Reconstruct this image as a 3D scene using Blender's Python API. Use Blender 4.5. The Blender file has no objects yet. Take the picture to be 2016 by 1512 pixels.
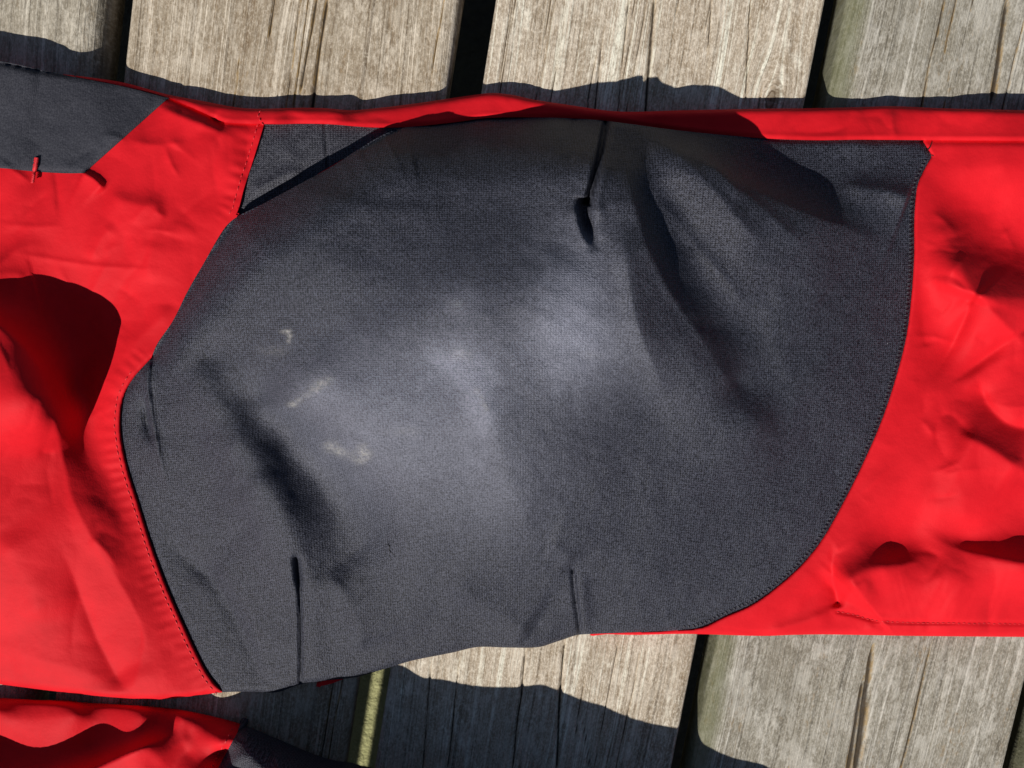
import bpy, math, random
import numpy as np

# ------------------------------------------------------------------ camera, light, exposure
SUN_EL = math.radians(41)
SUN_TX, SUN_TY = 0.50, 0.866            # horizontal travel of the sunlight (image right / image up)
FPX = 1523.0; TILT = math.radians(6.0); DIST = 0.316
scn = bpy.context.scene
cam_d = bpy.data.cameras.new('camera'); cam = bpy.data.objects.new('camera', cam_d)
scn.collection.objects.link(cam)
cam_d.sensor_width = 36; cam_d.lens = 36 * FPX / 2016
cam.location = (0, DIST * math.sin(TILT), DIST * math.cos(TILT))
cam.rotation_euler = (-TILT, 0, 0)
cam_d.clip_start = 0.01; cam_d.clip_end = 100
cam_d.dof.use_dof = True; cam_d.dof.focus_distance = 0.29; cam_d.dof.aperture_fstop = 24
scn.camera = cam
scn.render.resolution_x = 1024; scn.render.resolution_y = 768

world = bpy.data.worlds.new('World'); scn.world = world; world.use_nodes = True
wn = world.node_tree.nodes; wl = world.node_tree.links
sky = wn.new('ShaderNodeTexSky'); sky.sky_type = 'NISHITA'; sky.sun_disc = False
sky.sun_elevation = SUN_EL; sky.sun_rotation = math.atan2(-SUN_TX, -SUN_TY)
sky.altitude = 300; sky.air_density = 0.75; sky.dust_density = 0.6
wl.new(sky.outputs[0], wn['Background'].inputs[0]); wn['Background'].inputs[1].default_value = 0.05
sun_d = bpy.data.lights.new('sun', 'SUN'); sun = bpy.data.objects.new('sun', sun_d)
scn.collection.objects.link(sun)
sun_d.energy = 5.0; sun_d.angle = math.radians(0.5); sun_d.color = (1.0, 0.955, 0.90)
sun.rotation_euler = (math.pi / 2 - SUN_EL, 0, math.atan2(SUN_TY, SUN_TX) - math.pi / 2)
scn.view_settings.view_transform = 'Standard'; scn.view_settings.look = 'None'
scn.view_settings.exposure = 0.0; scn.view_settings.gamma = 1.0
scn.cycles.max_bounces = 6; scn.cycles.diffuse_bounces = 4
COL = scn.collection
CAMP = np.array([0, DIST * math.sin(TILT), DIST * math.cos(TILT)])

def W(px, py, h):
    """point at height h (m) seen at photo pixel px,py"""
    px, py, h = np.broadcast_arrays(np.asarray(px, float), np.asarray(py, float), np.asarray(h, float))
    x = (px - 1008) / FPX; y = -(py - 756) / FPX
    c, s = math.cos(TILT), math.sin(TILT)
    d = np.stack([x, y * c - s, -y * s - c], -1)
    k = (h - CAMP[2]) / d[..., 2]
    return CAMP + d * k[..., None]

def PX(p):
    p = np.asarray(p, float) - CAMP
    c, s = math.cos(TILT), math.sin(TILT)
    y = p[..., 1] * c - p[..., 2] * s; f = -p[..., 1] * s - p[..., 2] * c
    return np.stack([1008 + FPX * p[..., 0] / f, 756 - FPX * y / f], -1)

# ------------------------------------------------------------------ numeric helpers
def spline(pts, step=4, closed=False):
    P = np.array(pts, float); n = len(P); out = []
    m = n if closed else n - 1
    for i in range(m):
        if closed: a, b, c, d = P[i-1], P[i], P[(i+1) % n], P[(i+2) % n]
        else: a, b, c, d = P[max(i-1, 0)], P[i], P[i+1], P[min(i+2, n-1)]
        k = max(2, int(np.hypot(*(c - b)[:2]) / step)); t = np.linspace(0, 1, k, endpoint=False)[:, None]
        l0 = np.hypot(*(b - a)[:2]); l1 = np.hypot(*(c - b)[:2]) + 1e-9; l2 = np.hypot(*(d - c)[:2])
        m1 = (c - a) * l1 / (l0 + l1); m2 = (d - b) * l1 / (l1 + l2 + 1e-9)
        out.append(b*(2*t**3-3*t**2+1) + m1*(t**3-2*t**2+t) + c*(-2*t**3+3*t**2) + m2*(t**3-t**2))
    if not closed: out.append(P[-1:])
    return np.concatenate(out)

def chaikin(poly): return np.asarray(poly, float)

def nearest(x, y, line):
    """distance, signed side (+ = right hand when walking, y down), arc fraction, arc length"""
    L = np.asarray(line, float)[:, :2]; A = L[:-1]; D = L[1:] - A; ll = np.maximum((D**2).sum(1), 1e-9)
    cum = np.concatenate([[0], np.cumsum(np.sqrt(ll))])
    n = len(x); dist = np.empty(n); side = np.empty(n); arc = np.empty(n)
    ch = max(1, 4_000_000 // len(A))
    for i in range(0, n, ch):
        X = x[i:i+ch, None] - A[:, 0]; Y = y[i:i+ch, None] - A[:, 1]
        t = np.clip((X * D[:, 0] + Y * D[:, 1]) / ll, 0, 1)
        d2 = (X - t * D[:, 0])**2 + (Y - t * D[:, 1])**2
        k = d2.argmin(1); r = np.arange(len(k))
        dist[i:i+ch] = np.sqrt(d2[r, k]); tk = t[r, k]
        side[i:i+ch] = np.sign(D[k, 0] * Y[r, k] - D[k, 1] * X[r, k])
        arc[i:i+ch] = cum[k] + tk * np.sqrt(ll[k])
    return dist, side, arc / cum[-1], cum[-1]

def smooth(t): t = np.clip(t, 0, 1); return t * t * (3 - 2 * t)

def ridge(h, x, y, pts, amp, wl, wr, e=6, t0=.25, t1=.25, shape='exp'):
    """adds a fold along pts; wl/wr = widths on its left and right hand, e = rounding of the crest"""
    L = spline(pts, 10); m = 6 * max(wl, wr)
    b = (x > L[:, 0].min()-m) & (x < L[:, 0].max()+m) & (y > L[:, 1].min()-m) & (y < L[:, 1].max()+m)
    if not b.any(): return h
    d, s, t, _ = nearest(x[b], y[b], L)
    w = np.where(s > 0, wr, wl)
    if shape == 'exp': p = np.exp(-(np.sqrt(d*d + e*e) - e) / w)
    elif shape == 'flat': p = np.exp(-(d / w)**4)
    else: p = np.exp(-(d / w)**2)
    tp = np.ones_like(t)
    if t0 > 0: tp *= smooth(t / t0)
    if t1 > 0: tp *= smooth((1 - t) / t1)
    h[b] += amp * p * tp
    return h

class TPS:
    def __init__(s, pts, lam=40.0):
        P = np.array(pts, float); s.c = P[:, :2] / 100; n = len(P)
        K = s.k(s.c, s.c) + np.eye(n) * lam / 1000; Q = np.c_[np.ones(n), s.c]
        M = np.block([[K, Q], [Q.T, np.zeros((3, 3))]])
        s.w = np.linalg.solve(M, np.r_[P[:, 2], 0, 0, 0])
    @staticmethod
    def k(a, b):
        r2 = ((a[:, None] - b[None])**2).sum(-1); return .5 * r2 * np.log(r2 + 1e-9)
    def __call__(s, x, y):
        out = np.empty(len(x))
        for i in range(0, len(x), 20000):
            a = np.c_[x[i:i+20000], y[i:i+20000]] / 100
            out[i:i+20000] = s.k(a, s.c) @ s.w[:-3] + np.c_[np.ones(len(a)), a] @ s.w[-3:]
        return out

def vnoise(x, y, seed=0):
    xi = np.floor(x).astype(np.int64); yi = np.floor(y).astype(np.int64); fx = x - xi; fy = y - yi
    def hsh(a, b):
        v = (a * 374761393 + b * 668265263 + seed * 982451653) & 0x7fffffff
        v = ((v ^ (v >> 13)) * 1274126177) & 0x7fffffff
        return ((v ^ (v >> 16)) & 0xffff) / 65535.0
    fx = fx**3*(fx*(fx*6-15)+10); fy = fy**3*(fy*(fy*6-15)+10)
    return (hsh(xi, yi)*(1-fx)+hsh(xi+1, yi)*fx)*(1-fy)+(hsh(xi, yi+1)*(1-fx)+hsh(xi+1, yi+1)*fx)*fy - .5

def fbm(x, y, seed=0, o=4):
    r = 0
    for i in range(o): r = r + vnoise(x * 2**i + 17.3 * i, y * 2**i - 9.1 * i, seed + i) / 2**i
    return r

def inside(x, y, poly):
    r = np.zeros(len(x), bool); P = np.asarray(poly)
    for (ax, ay), (bx, by) in zip(P, np.roll(P, -1, 0)):
        if ay == by: continue
        lo, hi = min(ay, by), max(ay, by)
        c = (y >= lo) & (y < hi)
        if c.any():
            xi = ax + (y[c] - ay) * (bx - ax) / (by - ay); r[c] ^= x[c] < xi
    return r

# ------------------------------------------------------------------ object helpers
def link(o, parent=None):
    COL.objects.link(o)
    if parent is not None: o.parent = parent
    return o

def mesh_obj(name, V, F, mat, parent=None, smooth_=True, sizes=None):
    me = bpy.data.meshes.new(name)
    if isinstance(F, np.ndarray):
        k = F.shape[1]; me.vertices.add(len(V)); me.vertices.foreach_set('co', np.asarray(V, np.float32).ravel())
        me.loops.add(F.size); me.loops.foreach_set('vertex_index', F.astype(np.int32).ravel())
        me.polygons.add(len(F)); me.polygons.foreach_set('loop_start', np.arange(0, F.size, k, dtype=np.int32))
        me.polygons.foreach_set('loop_total', np.full(len(F), k, np.int32)); me.update(calc_edges=True)
    else: me.from_pydata([tuple(v) for v in V], [], F); me.update()
    if smooth_: me.polygons.foreach_set('use_smooth', np.ones(len(me.polygons), bool))
    me.validate(); me.materials.append(mat)
    return link(bpy.data.objects.new(name, me), parent)

def attr(o, name, vals):
    a = o.data.attributes.new(name, 'FLOAT', 'POINT')
    v = np.zeros(len(o.data.vertices), np.float32); v[:len(vals)] = vals; a.data.foreach_set('value', v)

def panel(name, poly, H, mat, parent, step=4.0, skirt=True, base=0.0012, pull=0.0015, attrs=None):
    """cloth panel: grid inside an outline, lifted to H (mm), its rim turned down into the garment"""
    P = np.asarray(poly, float); x0, y0 = P.min(0) - step; x1, y1 = P.max(0) + step
    nx = int((x1 - x0) / step) + 2; ny = int((y1 - y0) / step) + 2
    gx, gy = np.meshgrid(x0 + np.arange(nx) * step, y0 + np.arange(ny) * step)
    X = gx.ravel().copy(); Y = gy.ravel().copy(); ins = inside(X, Y, P)
    i = (np.arange(ny-1)[:, None] * nx + np.arange(nx-1)).ravel()
    Q = np.c_[i, i + nx, i + nx + 1, i + 1]
    keep = ins[Q].any(1); Q = Q[keep]
    out = np.unique(Q[~ins[Q]])
    C = np.vstack([P, P[:1]]); L = spline_noop(C)
    A = L[:-1]; D = L[1:] - A; ll = np.maximum((D**2).sum(1), 1e-9)
    for s in range(0, len(out), 3000):
        o = out[s:s+3000]; dx = X[o, None] - A[:, 0]; dy = Y[o, None] - A[:, 1]
        t = np.clip((dx * D[:, 0] + dy * D[:, 1]) / ll, 0, 1)
        k = ((dx - t*D[:, 0])**2 + (dy - t*D[:, 1])**2).argmin(1); r = np.arange(len(o)); tk = t[r, k]
        X[o] = A[k, 0] + tk * D[k, 0]; Y[o] = A[k, 1] + tk * D[k, 1]
    used = np.unique(Q); re = np.full(len(X), -1); re[used] = np.arange(len(used)); Q = re[Q]; X = X[used]; Y = Y[used]
    h = H(X, Y); V = W(X, Y, h / 1000); n = len(V)
    if skirt:
        E = np.concatenate([Q[:, [0, 1]], Q[:, [1, 2]], Q[:, [2, 3]], Q[:, [3, 0]]])
        key = np.sort(E, 1); key = key[:, 0] * n + key[:, 1]
        u, inv, cnt = np.unique(key, return_inverse=True, return_counts=True)
        B = E[cnt[inv] == 1]; bv = np.unique(B); m = len(bv)
        cen = V[bv].copy(); low = V[bv].copy(); low[:, 2] = np.minimum(base, V[bv, 2] - 1e-4)
        nrm = np.zeros((n, 2))                          # inward direction from the boundary edges
        ed = V[B[:, 1], :2] - V[B[:, 0], :2]; inn = np.c_[-ed[:, 1], ed[:, 0]]
        np.add.at(nrm, B[:, 0], inn); np.add.at(nrm, B[:, 1], inn)
        q = nrm[bv]; q /= np.linalg.norm(q, axis=1)[:, None] + 1e-12; low[:, :2] += q * pull
        rb = np.full(n, -1); rb[bv] = np.arange(m)
        V = np.vstack([V, cen, low])
        Q = np.vstack([Q, np.c_[n + rb[B[:, 1]], n + rb[B[:, 0]], n + m + rb[B[:, 0]], n + m + rb[B[:, 1]]]])
    o = mesh_obj(name, V, Q, mat, parent)
    for k, fn in (attrs or {}).items(): attr(o, k, fn(X, Y))
    return o

def spline_noop(C): return C

# ------------------------------------------------------------------ materials
class NT:
    def __init__(s, name):
        s.m = bpy.data.materials.new(name); s.m.use_nodes = True; s.t = s.m.node_tree; s.n = s.t.nodes
        s.b = s.n['Principled BSDF']
    def add(s, typ, ins=None, **kw):
        n = s.n.new('ShaderNode' + typ)
        for k, v in kw.items(): setattr(n, k, v)
        for k, v in (ins or {}).items(): s.set(n, k, v)
        return n
    def set(s, n, k, v):
        if isinstance(v, bpy.types.NodeSocket): s.t.links.new(v, n.inputs[k])
        elif isinstance(v, bpy.types.Node): s.t.links.new(v.outputs[0], n.inputs[k])
        else: n.inputs[k].default_value = v
    def math(s, op, a, b=0.0, clamp=False):
        n = s.add('Math', {0: a, 1: b}, operation=op); n.use_clamp = clamp; return n.outputs[0]
    def map(s, vec, scale, loc=(0, 0, 0), rot=(0, 0, 0)):
        return s.add('Mapping', {'Vector': vec, 'Scale': scale, 'Location': loc, 'Rotation': rot}).outputs[0]
    def noise(s, vec, scale, detail=3, rough=.55, dist=0):
        return s.add('TexNoise', {'Vector': vec, 'Scale': scale, 'Detail': detail, 'Roughness': rough, 'Distortion': dist}).outputs[0]
    def ramp(s, f, stops):
        n = s.add('ValToRGB', {0: f}); e = n.color_ramp.elements
        while len(e) < len(stops): e.new(.5)
        for q, (p, c) in zip(e, stops): q.position = p; q.color = (*c, 1) if len(c) == 3 else c
        return n.outputs[0]
    def mix(s, f, a, b, mode='MIX'):
        n = s.add('Mix', data_type='RGBA', blend_type=mode)
        s.set(n, 0, f); s.set(n, 6, a); s.set(n, 7, b); return n.outputs[2]
    def rng(s, f, a, b, c=0., d=1.):
        return s.add('MapRange', {0: f, 1: a, 2: b, 3: c, 4: d}).outputs[0]

def red_mat():
    k = NT('red_softshell'); co = k.add('TexCoord').outputs['Object']
    n1 = k.noise(co, 60, 3); n2 = k.noise(co, 900, 2)
    c = k.mix(k.rng(n1, .3, .7), (.56, .0085, .0150, 1), (.68, .0125, .0205, 1))
    c = k.mix(k.rng(n2, .2, .8, 0, .18), c, (.55, .004, .010, 1))
    k.set(k.b, 'Base Color', c); k.set(k.b, 'Roughness', .62); k.set(k.b, 'Specular IOR Level', .08)
    k.set(k.b, 'Sheen Weight', .0); k.set(k.b, 'Sheen Roughness', .4); k.set(k.b, 'Sheen Tint', (1, .35, .35, 1))
    wv = k.noise(k.map(co, (1, .35, 1), rot=(0, 0, .1)), 2600, 2)
    b1 = k.add('Bump', {'Strength': .14, 'Distance': .0004, 'Height': wv})
    b2 = k.add('Bump', {'Strength': .11, 'Distance': .003, 'Height': k.noise(co, 130, 3), 'Normal': b1.outputs[0]})
    k.set(k.b, 'Normal', b2.outputs[0]); return k.m

def grey_mat(name, base, fleck, pitch, dusty=False, bump=.42, rough=.52):
    k = NT(name); co = k.add('TexCoord').outputs['Object']
    sep = k.add('SeparateXYZ', {0: co}); x, y = sep.outputs[0], sep.outputs[1]
    wob = k.noise(co, 500, 2)
    sx = k.math('SINE', k.math('ADD', k.math('MULTIPLY', x, 6.2832 / pitch), k.math('MULTIPLY', wob, 5.0)))
    sy = k.math('SINE', k.math('ADD', k.math('MULTIPLY', y, 6.2832 / (pitch * .8)), k.math('MULTIPLY', sx, 1.2)))
    knit = k.math('ADD', k.math('MULTIPLY', sx, .28), k.math('MULTIPLY', sy, .42))
    grain = k.noise(co, 1500, 2, .7)
    hgt = k.math('ADD', k.math('MULTIPLY', knit, .46), k.math('MULTIPLY', grain, 2.0))
    f = k.rng(hgt, .68, 1.42)
    c = k.mix(f, (*base, 1), (*fleck, 1))
    if dusty:
        at = k.add('Attribute', attribute_name='dust').outputs['Fac']
        st = k.add('Attribute', attribute_name='stain').outputs['Fac']
        cl = k.noise(co, 160, 4, .6)
        d = k.math('MULTIPLY', k.math('MULTIPLY', at, k.rng(cl, .25, .75, .8, 1.2)), k.rng(grain, .25, .75, .45, 1.25))
        c = k.mix(d, c, (.26, .268, .325, 1))
        s2 = k.math('MULTIPLY', k.math('MULTIPLY', st, .75), k.rng(k.noise(k.map(co, (1, 1.6, 1), rot=(0, 0, .5)), 620, 4, .75), .34, .66), True)
        c = k.mix(s2, c, (.42, .405, .37, 1))
    vo = k.add('TexVoronoi', {'Vector': co, 'Scale': 95.0})
    lint = k.math('MULTIPLY', k.rng(vo.outputs[0], .022, .012), k.rng(k.add('SeparateColor', {0: vo.outputs[1]}).outputs[0], .55, .6))
    c = k.mix(k.math('MULTIPLY', lint, .6, True), c, (.45, .45, .45, 1))
    k.set(k.b, 'Base Color', c); k.set(k.b, 'Roughness', rough); k.set(k.b, 'Specular IOR Level', .20)
    k.set(k.b, 'Sheen Weight', .0)
    b1 = k.add('Bump', {'Strength': bump, 'Distance': .0005, 'Height': hgt})
    b2 = k.add('Bump', {'Strength': .25, 'Distance': .003, 'Height': k.noise(co, 110, 3), 'Normal': b1.outputs[0]})
    k.set(k.b, 'Normal', b2.outputs[0]); return k.m

def thread_mat(name, c, r=.6):
    k = NT(name); co = k.add('TexCoord').outputs['Object']
    n = k.noise(co, 3000, 2); k.set(k.b, 'Base Color', k.mix(n, (*[q * .6 for q in c], 1), (*c, 1)))
    k.set(k.b, 'Roughness', r); return k.m

def wood_mat(name, lo, mid, hi, seed, blotch=.3, green=None, lichen=.15, contrast=1.0, knots=(), film=0.0):
    """weathered softwood; object space: x across the board, y along it"""
    k = NT(name); co = k.add('TexCoord').outputs['Object']
    off = (seed * 3.17, seed * 1.31, seed * .7)
    warp = k.noise(k.map(co, (9, 5, 9), off), 1, 2)
    sep = k.add('SeparateXYZ', {0: co})
    cx = k.add('CombineXYZ', {0: k.math('ADD', sep.outputs[0], k.math('MULTIPLY', warp, .012)), 1: sep.outputs[1], 2: sep.outputs[2]}).outputs[0]
    kd = None
    for (ku, kv, kr) in knots:                                   # the grain bends round each knot
        df = k.add('VectorMath', {0: cx, 1: (ku, kv, 0)}, operation='SUBTRACT').outputs[0]
        ds = k.add('VectorMath', {0: df, 1: (1, .5, 0)}, operation='MULTIPLY').outputs[0]
        le = k.add('VectorMath', {0: ds}, operation='LENGTH').outputs['Value']
        g = k.math('MULTIPLY', k.math('EXPONENT', k.math('MULTIPLY', k.math('POWER', k.math('DIVIDE', le, kr * 2.2), 2.0), -1.0)), .85)
        sub = k.add('VectorMath', {0: df, 1: (1, 0, 0)}, operation='MULTIPLY').outputs[0]
        sc = k.add('VectorMath', {0: sub}, operation='SCALE'); k.set(sc, 'Scale', g)
        cx = k.add('VectorMath', {0: cx, 1: sc.outputs[0]}, operation='SUBTRACT').outputs[0]
        wob = k.math('ADD', le, k.math('MULTIPLY', k.math('SUBTRACT', k.noise(co, 260, 3, .6), .5), kr * .7))
        d1 = k.math('ADD', k.rng(wob, kr * .55, kr * .35, 0, .55), k.math('MULTIPLY', k.rng(k.math('SINE', k.math('MULTIPLY', wob, 5200.0)), .2, .9, 0, .4), k.rng(wob, kr * 1.5, kr * .8)))
        kd = d1 if kd is None else k.math('MAXIMUM', kd, d1)
    fine = k.noise(k.map(cx, (1500, 28, 40), off), 1, 4, .65)
    band = k.noise(k.map(cx, (330, 4, 20), off), 1, 3, .6)
    wide = k.noise(k.map(cx, (60, 7, 20), off), 1, 3, .55)
    spk = k.noise(k.map(cx, (420, 150, 100), off), 1, 4, .75)
    blo = k.noise(k.map(cx, (48, 30, 30), off), 1, 5, .65)
    v = k.math('ADD', k.math('MULTIPLY', fine, .55), k.math('MULTIPLY', band, .30))
    v = k.math('ADD', v, k.math('MULTIPLY', wide, .30)); v = k.math('ADD', v, k.math('MULTIPLY', spk, .55))
    v = k.math('MULTIPLY', v, .5556)
    c = k.ramp(v, [(.5 - .13 / contrast, lo), (.5, mid), (.5 + .12 / contrast, hi)])
    c = k.mix(k.rng(blo, .48, .72, 0, blotch), c, tuple(q * .62 for q in mid) + (1,))
    pale = k.rng(k.math('MULTIPLY', spk, k.rng(blo, .3, .6)), .44, .62, 0, .5)
    c = k.mix(pale, c, tuple(min(1, q * 1.25 + .03) for q in hi) + (1,))
    rings = k.rng(k.noise(k.map(cx, (700, 2.2, 10), off), 1, 2, .5), .40, .34, 0, .55)
    c = k.mix(rings, c, tuple(q * .45 for q in lo) + (1,))
    vein = k.math('ABSOLUTE', k.math('SUBTRACT', k.noise(k.map(cx, (230, 1.3, 10), off), 1, 2, .5), .5))
    c = k.mix(k.math('MULTIPLY', k.math('MULTIPLY', k.rng(vein, .004, .022, 1, 0), k.rng(wide, .38, .58, .05, 1)), k.rng(spk, .35, .55, .15, .8)), c, tuple(min(1, q * 1.3 + .04) for q in hi) + (1,))
    dark = k.math('ABSOLUTE', k.math('SUBTRACT', k.noise(k.map(cx, (150, 1.1, 10), (off[0] + 5, off[1], 0)), 1, 2, .5), .52))
    c = k.mix(k.math('MULTIPLY', k.rng(dark, .002, .012, 1, 0), k.rng(blo, .35, .6, .2, .75)), c, tuple(q * .42 for q in lo) + (1,))
    grit = k.noise(k.map(cx, (1300, 700, 300), off), 1, 2, .8)
    c = k.mix(k.rng(grit, .50, .72, 0, .5), c, tuple(min(1, q * 1.2 + .03) for q in hi) + (1,)); c = k.mix(k.rng(grit, .48, .30, 0, .5), c, tuple(q * .7 for q in lo) + (1,))
    rust = k.rng(k.math('MULTIPLY', k.noise(k.map(cx, (160, 22, 30), off), 1, 3), k.noise(k.map(co, (700, 300, 100), off), 1, 3)), .34, .42, 0, lichen)
    c = k.mix(rust, c, (.30, .17, .045, 1))
    if film:
        fl = k.rng(k.math('ADD', k.noise(k.map(co, (75, 40, 40), (off[0], 3.3, 0)), 1, 4, .7), k.math('MULTIPLY', spk, .35)), .68, .80, 0, film)
        c = k.mix(fl, c, tuple(min(1, q * 1.12 + .03) for q in hi) + (1,))
        dk = k.rng(k.math('ADD', k.noise(k.map(co, (60, 26, 40), (9.1, off[1], 0)), 1, 4, .7), k.math('MULTIPLY', spk, .35)), .70, .86, 0, film * .8)
        c = k.mix(dk, c, tuple(q * .62 for q in mid) + (1,))
    if kd is not None: c = k.mix(kd, c, (.10, .065, .035, 1))
    if green:
        g = k.rng(k.math('ADD', sep.outputs[0], k.math('MULTIPLY', k.math('SUBTRACT', blo, .5), .006)), green[0], green[1], 1, 0)
        c = k.mix(k.math('MULTIPLY', g, .6), c, (.15, .16, .07, 1))
    ck = k.add('Attribute', attribute_name='crack').outputs['Fac']
    c = k.mix(k.math('MULTIPLY', k.rng(ck, .03, .25), k.math('MULTIPLY', k.rng(spk, .42, .58), lichen * 2.2)), c, (.33, .19, .035, 1))
    c = k.mix(k.math('MULTIPLY', k.rng(ck, .35, .75), .9), c, (.035, .024, .015, 1))
    k.set(k.b, 'Base Color', c); k.set(k.b, 'Roughness', .82); k.set(k.b, 'Specular IOR Level', .22)
    hh = k.math('ADD', k.math('MULTIPLY', fine, 1.0), k.math('ADD', k.math('MULTIPLY', band, .8), k.math('MULTIPLY', spk, .7)))
    b1 = k.add('Bump', {'Strength': .7, 'Distance': .001, 'Height': hh}); k.set(k.b, 'Normal', b1.outputs[0])
    return k.m

def ground_mat():
    k = NT('ground_painted_sun'); co = k.add('TexCoord').outputs['Object']
    c = k.mix(k.rng(k.noise(co, 60, 5, .7), .35, .65), (.035, .030, .018, 1), (.075, .065, .035, 1))
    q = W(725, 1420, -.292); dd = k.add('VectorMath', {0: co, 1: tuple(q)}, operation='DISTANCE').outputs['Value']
    sun_patch = k.rng(k.math('ADD', dd, k.math('MULTIPLY', k.noise(co, 40, 4, .6), .05)), .115, .095, 0, 1)  # pale colour painted only under the sunlit gap to brighten the lit strip
    c = k.mix(sun_patch, c, k.mix(k.noise(co, 150, 4, .7), (.26, .27, .10, 1), (.50, .48, .24, 1)))
    k.set(k.b, 'Base Color', c); k.set(k.b, 'Roughness', .9)
    b = k.add('Bump', {'Strength': .8, 'Distance': .01, 'Height': k.noise(co, 120, 5, .7)}); k.set(k.b, 'Normal', b.outputs[0])
    return k.m

RED = red_mat()
KNEE = grey_mat('grey_stretch_knit', (.0025, .0027, .0043), (.073, .077, .103), .00092, True)
GUSSET = grey_mat('grey_gusset_knit', (.010, .0105, .015), (.085, .086, .105), .0010)
PATCH = grey_mat('grey_brushed_fabric', (.026, .027, .036), (.060, .061, .074), .0006, bump=.35, rough=.8)
RTHREAD = thread_mat('red_thread', (.78, .020, .030)); GTHREAD = thread_mat('grey_thread', (.035, .035, .045))

# ------------------------------------------------------------------ the setting: deck boards, joists, ground
ANG = math.radians(9.5); UV = np.array([math.cos(ANG), -math.sin(ANG)]); VV = np.array([math.sin(ANG), math.cos(ANG)])
def uv_of(px, py): p = W(px, py, 0)[:2]; return float(p @ UV), float(p @ VV)
deck = bpy.data.objects.new('deck', None); link(deck); deck['kind'] = 'structure'
deck['label'] = 'deck of weathered grey brown boards with dark gaps between them'
TH = 0.018
def plank(u0, u1, v0, v1, mat, cracks, seed, label, du=.00042, dv=.0035, r=.0032, rl=None, rr=None):
    rl = rl or r; rr = rr or r; uc = (u0 + u1) / 2; vc = 0.0
    n = int((u1 - u0 - rl - rr) / du)
    def arc(rad): a = np.linspace(0, math.pi / 2, 7)[:-1]; return rad * (1 - np.sin(math.pi/2 - a)), -rad * (1 - np.cos(math.pi/2 - a))
    ax, az = arc(rl); bx, bz = arc(rr)
    us = np.concatenate([[u0 + .0005, u0], u0 + ax, np.linspace(u0 + rl, u1 - rr, n), (u1 - bx)[::-1], [u1, u1 - .0005]])
    zs = np.concatenate([[-TH, -TH * .6], az, np.zeros(n), bz[::-1], [-TH * .6, -TH]])
    vs = np.arange(v0, v1, dv); nu, nv = len(us), len(vs)
    U = np.tile(us, nv); Vv = np.repeat(vs, nu); Z = np.tile(zs, nv)
    top = smooth((Z + .004) / .003)
    s = seed * 31.7
    d = .00016 * fbm(U * 420 + s, Vv * 5, seed, 3) + .00012 * fbm(U * 110 + s, Vv * 3, seed + 9, 3) + .0006 * fbm(U * 14 + s, Vv * 6, seed + 5, 2)
    ck = np.zeros_like(U)
    for (pa, pb, wdt, dep) in cracks:
        (ua, va), (ub, vb) = uv_of(*pa), uv_of(*pb)
        if va > vb: ua, va, ub, vb = ub, vb, ua, va
        t = (Vv - va) / (vb - va + 1e-9)
        line = ua + (ub - ua) * t + .0007 * fbm(Vv * 40 + s, Vv * 0 + ua * 900, seed + 3, 3)
        tap = smooth(np.minimum(t, 1 - t) / .12 + .15) * ((t > 0) & (t < 1))
        wv = wdt * (.55 + .9 * (fbm(Vv * 60, Vv * 0 + ua * 77, seed + 8, 2) + .5)) * tap + 1e-6
        p = np.exp(-((U - line) / wv)**2) * tap
        d -= dep * p; ck = np.maximum(ck, p)
    Z = Z + d * top
    V = np.c_[U - uc, Vv - vc, Z]
    i = (np.arange(nv-1)[:, None] * nu + np.arange(nu-1)).ravel(); Q = np.c_[i, i + 1, i + nu + 1, i + nu]
    b = np.arange(nv-1) * nu; Q = np.vstack([Q, np.c_[b + nu - 1, b, b + nu, b + 2*nu - 1]])
    o = mesh_obj('plank', V, Q, mat, deck); attr(o, 'crack', ck * top)
    p = UV * uc + VV * vc; o.location = (p[0], p[1], 0); o.rotation_euler = (0, 0, -ANG); o['label'] = label or 'weathered grey brown deck plank'
    return o
WA = wood_mat('wood_grey_tan', (.22, .185, .130), (.40, .355, .275), (.58, .53, .43), 1, .3, film=.25)
WB = wood_mat('wood_tan', (.24, .170, .100), (.42, .350, .255), (.66, .58, .46), 2, .45, lichen=.32, film=.25)
WC = wood_mat('wood_bleached', (.29, .215, .135), (.56, .475, .365), (.82, .74, .61), 3, .45, lichen=.12, film=.28, knots=[(.055, .128, .004)])
WD = wood_mat('wood_silver_grey', (.19, .165, .120), (.35, .320, .255), (.52, .49, .42), 4, .50, green=(-.0618, -.0562), lichen=.30, film=.45, knots=[(.0535, .128, .0045), (-.02, -.33, .006)])
rnd = random.Random(7)
def fine_cracks(u0, u1, n):
    out = []
    for i in range(n):
        u = rnd.uniform(u0 + .004, u1 - .004); v = rnd.choice([rnd.uniform(.07, .19), rnd.uniform(-.24, -.11)]); l = rnd.uniform(.03, .11)
        a = PX(np.array([*(UV * u + VV * (v - l/2)), 0])); b = PX(np.array([*(UV * (u + rnd.uniform(-.0006, .0006)) + VV * (v + l/2)), 0]))
        out.append((tuple(a), tuple(b), rnd.uniform(.00012, .00028), rnd.uniform(.0004, .0011)))
    return out
V0, V1 = -1.0, .70
plank(-.3070, -.1818, V0, V1, WA, fine_cracks(-.307, -.1805, 10), 1, 'grey tan plank at the left edge of the deck', rr=.009)
plank(-.1710, -.0445, V0, V1, WB, [((648, -20), (606, 260), .0005, .0016), ((629, -20), (590, 190), .0004, .0012), ((545, -20), (530, 80), .0003, .001)] + fine_cracks(-.171, -.0445, 14), 2,
      'tan plank second from the left with a double yellowish crack', rr=.005)
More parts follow.
